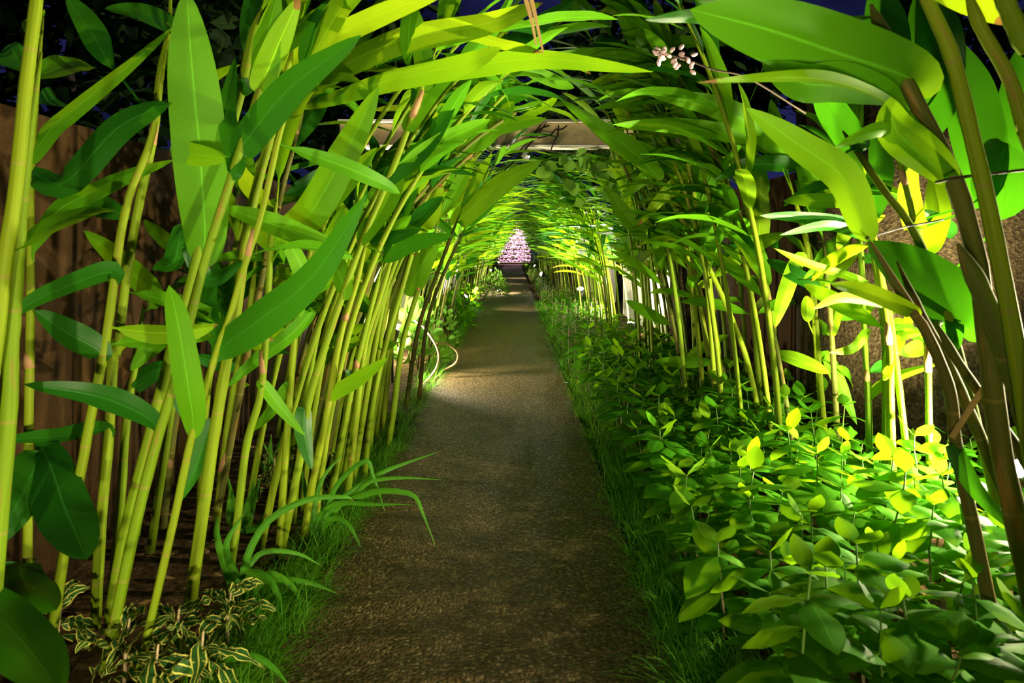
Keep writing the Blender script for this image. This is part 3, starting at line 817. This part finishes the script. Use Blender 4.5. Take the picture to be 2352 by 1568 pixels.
clump('clump of long arching strap leaves reaching over the path', gp(725, 1235), [
    ('730,1190 776,1156 853,1158 952,1158', 13, -.1), ('780,1150 868,1090 930,1064 1012,1036', 12, .1),
    ('780,1160 817,1135 853,1105 930,1097 1017,1102', 12, .0), ('760,1170 802,1150 868,1128 945,1135 970,1176 1004,1264', 15, -.1),
    ('730,1225 761,1191 802,1207 844,1290', 14, -.1), ('770,1120 838,1059 858,1095 885,1178', 12, .0),
    ('720,1180 740,1100 790,1040', 14, .1), ('715,1200 700,1120 690,1060', 14, .1), ('740,1200 770,1120 800,1080', 12, .1)])
clump('clump of drooping strap leaves behind the variegated shrubs', gp(570, 1380), [
    ('561,1300 612,1200 704,1148 790,1141 812,1150', 17, .1), ('561,1319 612,1325 643,1380 658,1464', 18, -.1),
    ('590,1330 625,1319 663,1339 694,1380 710,1428', 16, -.05), ('600,1340 638,1330 714,1339 778,1364', 16, .0),
    ('560,1330 600,1270 680,1270 740,1300', 14, .1), ('540,1320 520,1250 560,1180', 20, .1), ('530,1330 500,1240 500,1180', 20, .1)])
clump('low strap-leaved plant at the bottom edge of the picture, left of the path', gp(470, 1560), [
    ('490,1520 577,1508 628,1533 668,1580', 18, -.05), ('480,1530 520,1490 560,1520', 14, .0), ('440,1530 420,1490 400,1500', 14, 0.)])
clump('clump of trimmed upright blades with cut tips between the left canes', gp(560, 1215), [
    ('530,1195 527,1125', 20, 0), ('556,1200 578,1118', 20, 0.), ('545,1190 520,1080', 18, .1), ('570,1200 600,1090', 18, .05), ('600,1200 640,1110', 16, 0.), ('575,1180 585,1090', 18, .1)], 'cut_blade_clump')
clump('small stand of upright cut blades at the foot of the brown wall', gp(625, 1110), [
    ('620,1060 623,995', 15, 0), ('630,1060 650,990', 15, 0), ('640,1080 600,1010', 14, 0), ('610,1080 596,1050', 14, 0)], 'cut_blade_clump')

# ------------------------------------------------------------------ variegated shrubs
def croton(label, base, n, seed, spread=.16, hgt=.2):
    r = random.Random(seed); root = empty('variegated_croton', base, label, 'variegated shrub', None)
    mb = MB(); tube(mb, [(0, 0, -.03), (.005, 0, hgt * .4), (.01, .01, hgt * .8)], [.006, .005, .003], 6); link('stem', mb.mesh('stem', M['twig']), root)
    for k in range(n):
        q = k * 2.4 + r.uniform(-.3, .3); el = r.uniform(-.1, 1.0); L_ = r.uniform(.10, .17)
        p = np.array((.005, 0, hgt * (.25 + .55 * k / n)))
        d = np.array((math.cos(q) * math.cos(el), math.sin(q) * math.cos(el), math.sin(el)))
        Q = [p + d * L_ * u - np.array((0, 0, .5)) * L_ * u * u + np.array((math.sin(u * 7 + k), math.cos(u * 6 + k), 0)) * .008 * u for u in np.linspace(0, 1, 14)]
        a = r.uniform(-.8, .8); side = []
        for i in range(14):
            ang = a + i * .12 * r.choice((1, 1, -.3)); side.append(np.array((-math.sin(q) * math.cos(ang), math.cos(q) * math.cos(ang), math.sin(ang))))
        mb = MB(); blade(mb, Q, side, r.uniform(.016, .024), prof_round, .1, .35, .1, .002, 7, r.random() * 6)
        link('leaf', mb.mesh('leaf', M['croton']), root)
for k, (x, y, n, lab) in enumerate([
        (285, 1555, 13, 'yellow-edged variegated shrub at the bottom left corner, beneath the thin crossing cane'),
        (400, 1530, 13, 'yellow-edged variegated shrub between the bases of the two crossing canes'),
        (520, 1480, 14, 'yellow-edged variegated shrub nearest the path, left of the grass edging'),
        (455, 1590, 12, 'yellow-edged variegated shrub cut by the bottom edge of the picture'),
        (350, 1625, 12, 'low variegated shrub under the bottom edge, left of the cut one'),
        (130, 1500, 10, 'shaded variegated shrub behind the blurred corner leaf')]):
    croton(lab, gp(x, y), n, 900 + k)
croton('small yellow-edged variegated shrub by the cut blades, against the wall', gp(625, 1150), 14, 950, hgt=.26)
croton('small yellow-edged variegated shrub behind the triple stand of canes', gp(745, 1080), 12, 951, hgt=.24)

# ------------------------------------------------------------------ small things
def tube_thing(name, pts, rad, mat, label, cat, group=None, seg=6):
    P = crom(pts, 26); mb = MB(); tube(mb, P, rad, seg)
    return tag(link(name, mb.mesh(name, M[mat])), label, cat, group)
tube_thing('bare_vine', [at(1001, 788, 6.3), at(1030, 791, 6.4), at(1051, 810, 6.4), at(1047, 833, 6.5), at(1019, 851, 6.6), at(994, 874, 6.2), (-.80, 5.9, -.01)], .011, 'vine',
           'tan bare vine stem looping out over the left edge of the path', 'vine')
tube_thing('bare_vine', [at(950, 735, 6.3), at(973, 751, 6.3), at(1001, 792, 6.3), at(1008, 823, 6.3), at(999, 851, 6.3), at(975, 880, 6.0), (-.86, 5.8, -.01)], .011, 'vine',
           'tan bare vine stem hanging just left of the looping one', 'vine')
tube_thing('tie_wire', [at(2150, 418, 1.6), at(2200, 408, 1.52), at(2280, 398, 1.46), at(2400, 385, 1.46)], .0035, 'wire',
           'thick dark tie wire across the stalks at the upper right edge', 'wire')
tube_thing('tie_wire', [at(1990, 547, 1.72), at(2040, 532, 1.95), at(2085, 520, 2.15), at(2168, 504, 2.2)], .003, 'wire',
           'thin dark tie wire above the big rounded leaf', 'wire')
tube_thing('dead_stalk', [at(2186, 1005, 1.72), at(2240, 920, 1.7), at(2308, 822, 1.66)], [.008] * 26, 'straw', 'pale dead straw stalk crossing the dark stems at right', 'dead stalk')
hs = min((h for h in HERO if h['base'][0] < 0), key=lambda h: abs(h['Y'] - 2.25))
for a in ('1200,-60 1219,-10 1235,60 1248,122', '1190,-60 1206,-10 1222,50 1232,104'):
    P = crom([np.array(at(*map(float, q.split(',')), 1.75)) - hs['base'] for q in a.split()], 14); mb = MB(); blade(mb, P, np.array((1., 0.2, 0)), .008, lambda t: 1 - .7 * t, .5, .1, 0, .001, 5)
    link('dry_leaf', mb.mesh('dry_leaf', M['straw']), hs['root'])['label'] = 'dry orange leaf strand'
for k, (a, lab) in enumerate([
        ('1262,288 1235,300 1215,330 1190,360 1150,400', 'long dark vine slanting across the left of the pale beam'),
        ('1252,286 1228,318 1205,345 1165,385', 'dark vine running beside the long slanting one on the beam'),
        ('1243,286 1222,310 1200,340 1160,372 1120,420', 'leftmost dark vine on the face of the pale beam'),
        ('1283,287 1280,310 1273,325 1265,345', 'single jointed vine hanging straight across the beam'),
        ('1302,288 1290,297 1275,298 1264,310 1232,318', 'looping vine tendril near the top flange of the beam')]):
    tube_thing('hanging_vine', [at(*map(float, q.split(',')), BY - .13) for q in a.split()], .007, 'dark_vine', lab, 'vine')

def heart_leaf(mb, c, L_, r, mi=0):
    q = r.uniform(0, 6.28); d = unit(np.array((math.cos(q) * .6, -.25, math.sin(q) * .6 - .5))); s = unit(np.cross(d, np.array((r.uniform(-.3, .3), -1, .3))))
    blade(mb, [c + d * L_ * u for u in np.linspace(0, 1, 8)], s, L_ * .42, prof_round, .15, .03, 0, .002, 5, 0, mi)
r = random.Random(41)
P = crom([at(1245, 344, 6.75), at(1290, 350, 6.8), at(1340, 352, 6.85), at(1400, 346, 6.9), at(1440, 420, 6.9)], 30); b0 = P[0].copy()
root = empty('climbing_vine', b0, 'broad-leaved climbing vine hanging under the right of the beam', 'climbing vine')
mb = MB(); tube(mb, [p - b0 for p in P], .006, 5); link('stem', mb.mesh('stem', M['dark_vine']), root)
for k in range(34):
    c = P[r.randrange(5, 30)] - b0 + np.array((r.uniform(-.07, .07), r.uniform(-.06, .06), -abs(r.gauss(0, .22))))
    mb = MB(); heart_leaf(mb, c, r.uniform(.10, .17), r); link('leaf', mb.mesh('leaf', M['vine_leaf']), root)

def flower(mb, c, s, r, n=5):
    for k in range(n):
        q = k * 2 * PI / n + r.random(); d = unit(np.array((math.cos(q), -.5, math.sin(q)))); sd = unit(np.cross(d, np.array((0, 1., 0))))
        blade(mb, [c + d * s * u for u in np.linspace(0, 1, 5)], sd, s * .42, prof_round, .1, .1, 0, .001, 3)
fb = np.array(at(1372, 500, 9.0)); root = empty('orchid_spray', fb, 'pale spray of three orchid blooms hanging inside the right of the tunnel', 'orchid')
mb = MB(); tube(mb, crom([np.zeros(3), np.array(at(1345, 520, 8.9)) - fb, np.array(at(1340, 560, 8.9)) - fb, np.array(at(1336, 590, 8.9)) - fb], 16), .005, 5); link('stalk', mb.mesh('stalk', M['dark_vine']), root)
for (x, y) in ((1332, 528), (1344, 524), (1338, 553), (1345, 548), (1336, 578), (1343, 574)):
    mb = MB(); flower(mb, np.array(at(x, y, 8.88)) - fb, .055, r); link('flower', mb.mesh('flower', M['petal']), root)
root = empty('white_orchid', at(1207, 340, 6.78), 'white orchid bloom hanging just under the beam', 'orchid')
mb = MB(); b_ = np.array(root.location)
for (x, y) in ((1207, 347), (1205, 358), (1210, 362)): flower(mb, np.array(at(x, y, 6.76)) - b_, .04, r)
link('flower', mb.mesh('flower', M['petal']), root)
mb = MB(); tube(mb, [np.array((0, -.02, -.03)), np.array((0, .0, .0)), np.array((0, .03, .02))], .004, 5); link('stalk', mb.mesh('stalk', M['dark_vine']), root)

b0 = np.array(at(1640, 160, 2.6)); root = empty('berry_cluster', b0, 'pinkish pale berry cluster against the dark sky, upper right of centre', 'berries')
mb = MB(); tube(mb, crom([np.array(at(1850, 260, 2.75)) - b0, np.array(at(1720, 180, 2.62)) - b0, np.zeros(3), np.array(at(1570, 135, 2.6)) - b0, np.array(at(1515, 122, 2.6)) - b0], 20), .004, 5); link('stalk', mb.mesh('stalk', M['dark_vine']), root)
for k in range(30):
    t = r.random(); c = np.array(at(1508 + 84 * t + r.uniform(-8, 8), 122 + 26 * t + r.gauss(0, 12), 2.6 + r.uniform(-.03, .03))) - b0
    mb = MB(); d = unit(np.array((r.uniform(-1, 1), r.uniform(-1, 1), r.uniform(-.3, 1))))
    tube(mb, [c + d * q for q in (-.014, -.009, 0, .008, .013)], [.002, .0065, .0085, .006, .0015], 8); link('berry', mb.mesh('berry', M['berry']), root)

# bright shrub spilling onto the far path
r = random.Random(61)
def shrub(label, x, y, w, h, n, name='garden_shrub', mat='vine_leaf', lf=.09):
    root = empty(name, (x, y, 0), label, 'shrub'); fo, st = MB(), MB()
    for k in range(7):
        q = r.random() * 6.28; tube(st, [(0, 0, -.03), (math.cos(q) * w * .3, math.sin(q) * w * .3, h * .7)], .006, 4)
    for k in range(n):
        q, e = r.random() * 6.28, math.asin(r.uniform(0, 1)); ra = r.uniform(.6, 1)
        p = np.array((math.cos(q) * math.cos(e) * w * ra, math.sin(q) * math.cos(e) * w * ra, .03 + math.sin(e) * h * ra))
        d = unit(p + np.array((r.gauss(0, .1), r.gauss(0, .1), .1))); L_ = lf * r.uniform(.7, 1.3)
        blade(fo, [p + d * L_ * u - np.array((0, 0, .4)) * L_ * u * u for u in np.linspace(0, 1, 5)], unit(np.cross(d, np.array((r.uniform(-1, 1), r.uniform(-1, 1), 1.)))), L_ * .27, prof_ellip, .2, 0, 0, .001, 3)
    link('stem', st.mesh('stem', M['twig']), root); link('foliage', fo.mesh('foliage', M[mat]), root)
shrub('brilliantly lit leafy shrub spilling over the left edge of the far path', -.52, 16.6, .42, .55, 420)
shrub('small lit shrub behind the brilliantly lit one', -.62, 22, .3, .5, 200)
shrub('broad-leaved plant with pale glossy leaves above the looping vine', -.98, 6.9, .26, .62, 90, 'broad_leaf_plant', 'vine_leaf', .2)
shrub('leafy low plant in front of the dazzling left wall', -.95, 8.3, .3, .5, 160)
shrub('leafy low plant at the left path edge under the arch', -.95, 10.2, .35, .5, 200, 'garden_shrub', 'sap', .12)
shrub('leafy plant at the left path edge, halfway to the lit shrub', -.98, 13, .35, .55, 200, 'garden_shrub', 'sap', .12)

# fallen leaves and petals
mb = MB(); r = random.Random(81)
for k in range(900):
    x = r.choice((r.uniform(-1.7, PL - .1), r.uniform(PR + .1, 2.6), r.uniform(PR + .1, 2.6))); y = 1.6 + 9 * r.random() ** 2
    q = r.random() * 6.28; d = np.array((math.cos(q), math.sin(q), r.uniform(-.1, .25))); L_ = r.uniform(.03, .09); p = np.array((x, y, -.022 + r.random() * .01))
    blade(mb, [p + d * L_ * u for u in np.linspace(0, 1, 5)], np.array((-d[1], d[0], r.uniform(-.3, .3))), L_ * .25, prof_ellip, .4, .1, 0, .001, 3)
tag(link('leaf_litter', mb.mesh('leaf_litter', M['sheath'])), 'dry brown leaf litter on the soil of the beds', 'leaf litter', None, 'stuff')
for k, (x, y) in enumerate(((1205, 668), (1217, 672), (1203, 679), (1214, 681), (1300, 880))):
    Y = ground_y(y); p = at(x, y, Y); mb = MB()
    for j in range(4):
        q = j * 1.6; d = np.array((math.cos(q), math.sin(q), .25)); s = .05 if y < 700 else .02
        blade(mb, [np.array((p.x, p.y, .004)) + d * s * u for u in np.linspace(0, 1, 4)], np.array((-d[1], d[0], 0)), s * .5, prof_round, .1, 0, 0, .001, 3)
    tag(link('fallen_petal', mb.mesh('fallen_petal', M['petal'])), 'white fallen petal lying on the lit far path' if y < 700 else 'small pale petal by the right edge of the path, near the saplings', 'petal', 'petals on the far path' if y < 700 else None)

# orchid display closing the tunnel
b0 = np.array((-.05, 51.3, 0)); root = empty('orchid_display', b0, 'tiered wall of pink orchids closing the far end of the path', 'flower display')
mb = MB(); mb.box(-1.3, 1.3, .25, .4, 0, 3.2); link('back_panel', mb.mesh('back_panel', M['dark_vine'], False), root)
r = random.Random(91)
for k in range(9):
    z = .12 + k * .34; mb = MB(); mb.box(-1.3, 1.3, -.02 + k * .02, .26, z - .03, z); link('shelf', mb.mesh('shelf', M['twig'], False), root)
    mb = MB()
    for j in range(110):
        c = np.array((r.uniform(-1.25, 1.25), r.uniform(-.08, .2), z + .04 + r.random() * .22)); flower(mb, c, r.uniform(.04, .07), r, 4)
    o = link('orchid_blooms', mb.mesh('orchid_blooms', M['orchid']), root); o['kind'] = 'stuff'

# ------------------------------------------------------------------ dark trees overhead
def tree(x, y, h, cr, n, seed, label):
    r = random.Random(seed); root = empty('tree', (x, y, 0), label, 'tree')
    mb = MB(); tube(mb, [(0, 0, -.1), (.1, 0, h * .3), (-.1, .1, h * .6), (.1, 0, h * .9)], [.16, .13, .1, .04], 8); link('trunk', mb.mesh('trunk', M['bark']), root)
    fo = MB()
    for k in range(n):
        v = unit(np.array((r.gauss(0, 1), r.gauss(0, 1), r.gauss(0, 1)))) * cr * r.random() ** .4
        p = v * np.array((1, 1, .75)) + np.array((0, 0, h)); d = unit(np.array((r.gauss(0, 1), r.gauss(0, 1), r.gauss(0, .6) - .3))); L_ = r.uniform(.18, .4)
        blade(fo, [p + d * L_ * u for u in np.linspace(0, 1, 4)], unit(np.cross(d, np.array((r.gauss(0, 1), r.gauss(0, 1), 1.)))), L_ * .28, prof_ellip, .15, 0, 0, .001, 3)
    link('foliage', fo.mesh('foliage', M['tree_leaf']), root)
for k, (x, y, h, cr, n, lab) in enumerate([
        (2.9, 13.5, 4.3, 2.7, 3200, 'dark tree crown above the tunnel, right of the centre'), (-3.4, 12, 4.4, 2.8, 3200, 'dark tree crown behind the left ginger row'),
        (8.5, 11, 4.4, 2.5, 1800, 'dark tree crown behind the great overhead leaf at right'), (-4.6, 7, 4.0, 2.7, 3600, 'dark tree behind the brown wall at left'),
        (2.9, 24, 5.6, 3.6, 3000, 'dark tree crown over the middle of the tunnel'), (5.5, 20, 6, 3, 1500, 'dark distant tree at the far right'), (-5, 22, 6, 3, 1500, 'dark distant tree at the far left')]):
    tree(x, y, h, cr, n, 1200 + k, lab)

# ------------------------------------------------------------------ lamps and added fills
WARM = (1.0, .86, .52); NEUT = (1.0, .90, .68)
def floodlight(loc, aim, label, s=1.0):
    root = empty('floodlight', loc, label, 'floodlight'); d = Vector(aim).normalized()
    q = d.to_track_quat('Z', 'Y').to_matrix().to_4x4()
    mb = MB(); tube(mb, [(0, 0, -.10), (0, 0, -.09), (0, 0, -.02), (0, 0, 0)], [.03 * s, .045 * s, .055 * s, .06 * s], 16, 0, True); link('housing', mb.mesh('housing', M['metal']), root, q)
    mb = MB(); tube(mb, [(0, 0, .001), (0, 0, .006), (0, 0, .022), (0, 0, .03)], [.05 * s, .05 * s, .036 * s, .012 * s], 16); link('lens', mb.mesh('lens', M['lens']), root, q)
    mb = MB(); z = loc[2]; tube(mb, [tuple(d * -.06), (d.x * -.06, d.y * -.06, -z - .02)], .012, 8); link('stake', mb.mesh('stake', M['metal']), root)
def spot(loc, aim, power, angle=150, col=WARM, rad=.04, blend=.6):
    l = bpy.data.lights.new('lamp_or_fill_beam', 'SPOT'); l.energy = power; l.spot_size = math.radians(angle); l.spot_blend = blend
    l.color = col; l.shadow_soft_size = rad
    o = bpy.data.objects.new('lamp_or_fill_beam', l); COL.objects.link(o); d = Vector(aim).normalized()
    o.location = Vector(loc) + d * .03; o.rotation_euler = d.to_track_quat('-Z', 'Y').to_euler()
LAMPS = [
    ((1.98, 2.66, .34), (-.6, .05, .7), 400, 176, WARM, 'glaring floodlight at the right edge among the saplings'),
    ((-1.1, 6.2, .45), (.1, .4, .9), 260, 165, NEUT, 'floodlight at the foot of the dazzling left wall'),
    ((1.6, 9.4, .16), (.0, .3, .9), 600, 176, NEUT, 'floodlight behind the right canes just past the beam'),
    ((-.95, 13.2, .25), (.7, .2, .5), 500, 130, NEUT, 'floodlight behind the far left canes before the lit shrub'),
    ((.72, 18.4, .5), (-.85, -.15, .2), 900, 120, NEUT, 'floodlight across the path from the brilliantly lit shrub'),
    ((1.02, 10.6, .56), (-.1, -.3, .95), 330, 178, NEUT, 'floodlight glinting through the far right canes'),
    ((.95, 22.5, .3), (-.7, .1, .4), 600, 120, NEUT, 'small distant floodlight right of the path'),
    ((-.95, 27, .3), (.8, .0, .4), 900, 120, NEUT, 'small distant floodlight left of the path'),
    ((1.0, 34, .3), (-.6, .1, .7), 400, 130, NEUT, 'very distant floodlight right of the path'),
    ((-1.0, 42, .3), (.6, .1, .7), 400, 130, NEUT, 'very distant floodlight left of the path'),
]
for loc, aim, pw, ang, col, lab in LAMPS:
    floodlight(loc, aim, lab); spot(loc, aim, pw, ang, col)
spot((0, 48.5, 2.6), (0, 1, -.35), 700, 120, (1, .9, .95), .1)
# floodlight of the right bed, behind the photographer
spot((.95, -.3, .2), (-.72, .7, .36), 150, 90, WARM, .05, .7)

spot((-1.22, 6.75, .35), (-.4, .9, .2), 330, 140, NEUT)  # extra beam added to whiten the pale left wall, no fixture
spot((-1.07, 6.22, .48), (.75, -.1, -.38), 90, 100, NEUT)  # extra beam added by the left floodlight for a pool on the path
spot((2.75, 2.35, .95), (-.9, .05, -.22), 200, 110, WARM)  # unseen fill added past the right edge to brighten the saplings
spot((2.1, .35, .3), (-.4, .38, 1.0), 26, 50, WARM, .05, .7)  # unseen fill added to light the stalks at upper right
spot((-.5, -1.2, .5), (.6, 1.0, .0), 42, 100, WARM, .06, .7)  # unseen fill added behind the camera for sapling fronts and right grass
spot((-.75, -.9, .3), (-.02, 1.0, .42), 110, 80, WARM, .05, .7)  # unseen fill added behind the camera for the left canes and leaves
# ------------------------------------------------------------------ night sky
w = bpy.data.worlds.new('night'); sc.world = w; w.use_nodes = True
nt = w.node_tree; nt.nodes.clear(); b = NB(nt)
tc = b.n('ShaderNodeTexCoord').outputs['Generated']
c = b.ramp(b.noise(tc, 3.5, 4), [(.40, (.001, .0013, .006)), (.70, (.006, .007, .034))])
bg = b.n('ShaderNodeBackground'); b.l(c, bg.inputs[0]); bg.inputs[1].default_value = 1.0
o = b.n('ShaderNodeOutputWorld'); b.l(bg.outputs[0], o.inputs[0])

# ------------------------------------------------------------------ camera and colour
cd = bpy.data.cameras.new('camera'); cam = bpy.data.objects.new('camera', cd); COL.objects.link(cam)
cam.location = (0, 0, EYE); cam.rotation_euler = (PI / 2, 0, 0)
cd.sensor_width = 36; cd.lens = F / 2352 * 36; cd.shift_y = -(784 - HY) / 2352; cd.shift_x = -(CX - 1176) / 2352
cd.clip_start = .05; cd.clip_end = 300
cd.dof.use_dof = True; cd.dof.focus_distance = 4.5; cd.dof.aperture_fstop = 5.0
sc.camera = cam
sc.view_settings.view_transform = 'Standard'; sc.view_settings.look = 'None'
sc.view_settings.exposure = 1.35; sc.view_settings.gamma = 1; sc.view_settings.use_curve_mapping = False
cy = sc.cycles
cy.use_denoising = True; cy.max_bounces = 4; cy.diffuse_bounces = 2; cy.glossy_bounces = 2; cy.transmission_bounces = 3
cy.transparent_max_bounces = 4; cy.caustics_reflective = False; cy.caustics_refractive = False; cy.sample_clamp_indirect = 4; cy.adaptive_threshold = .1
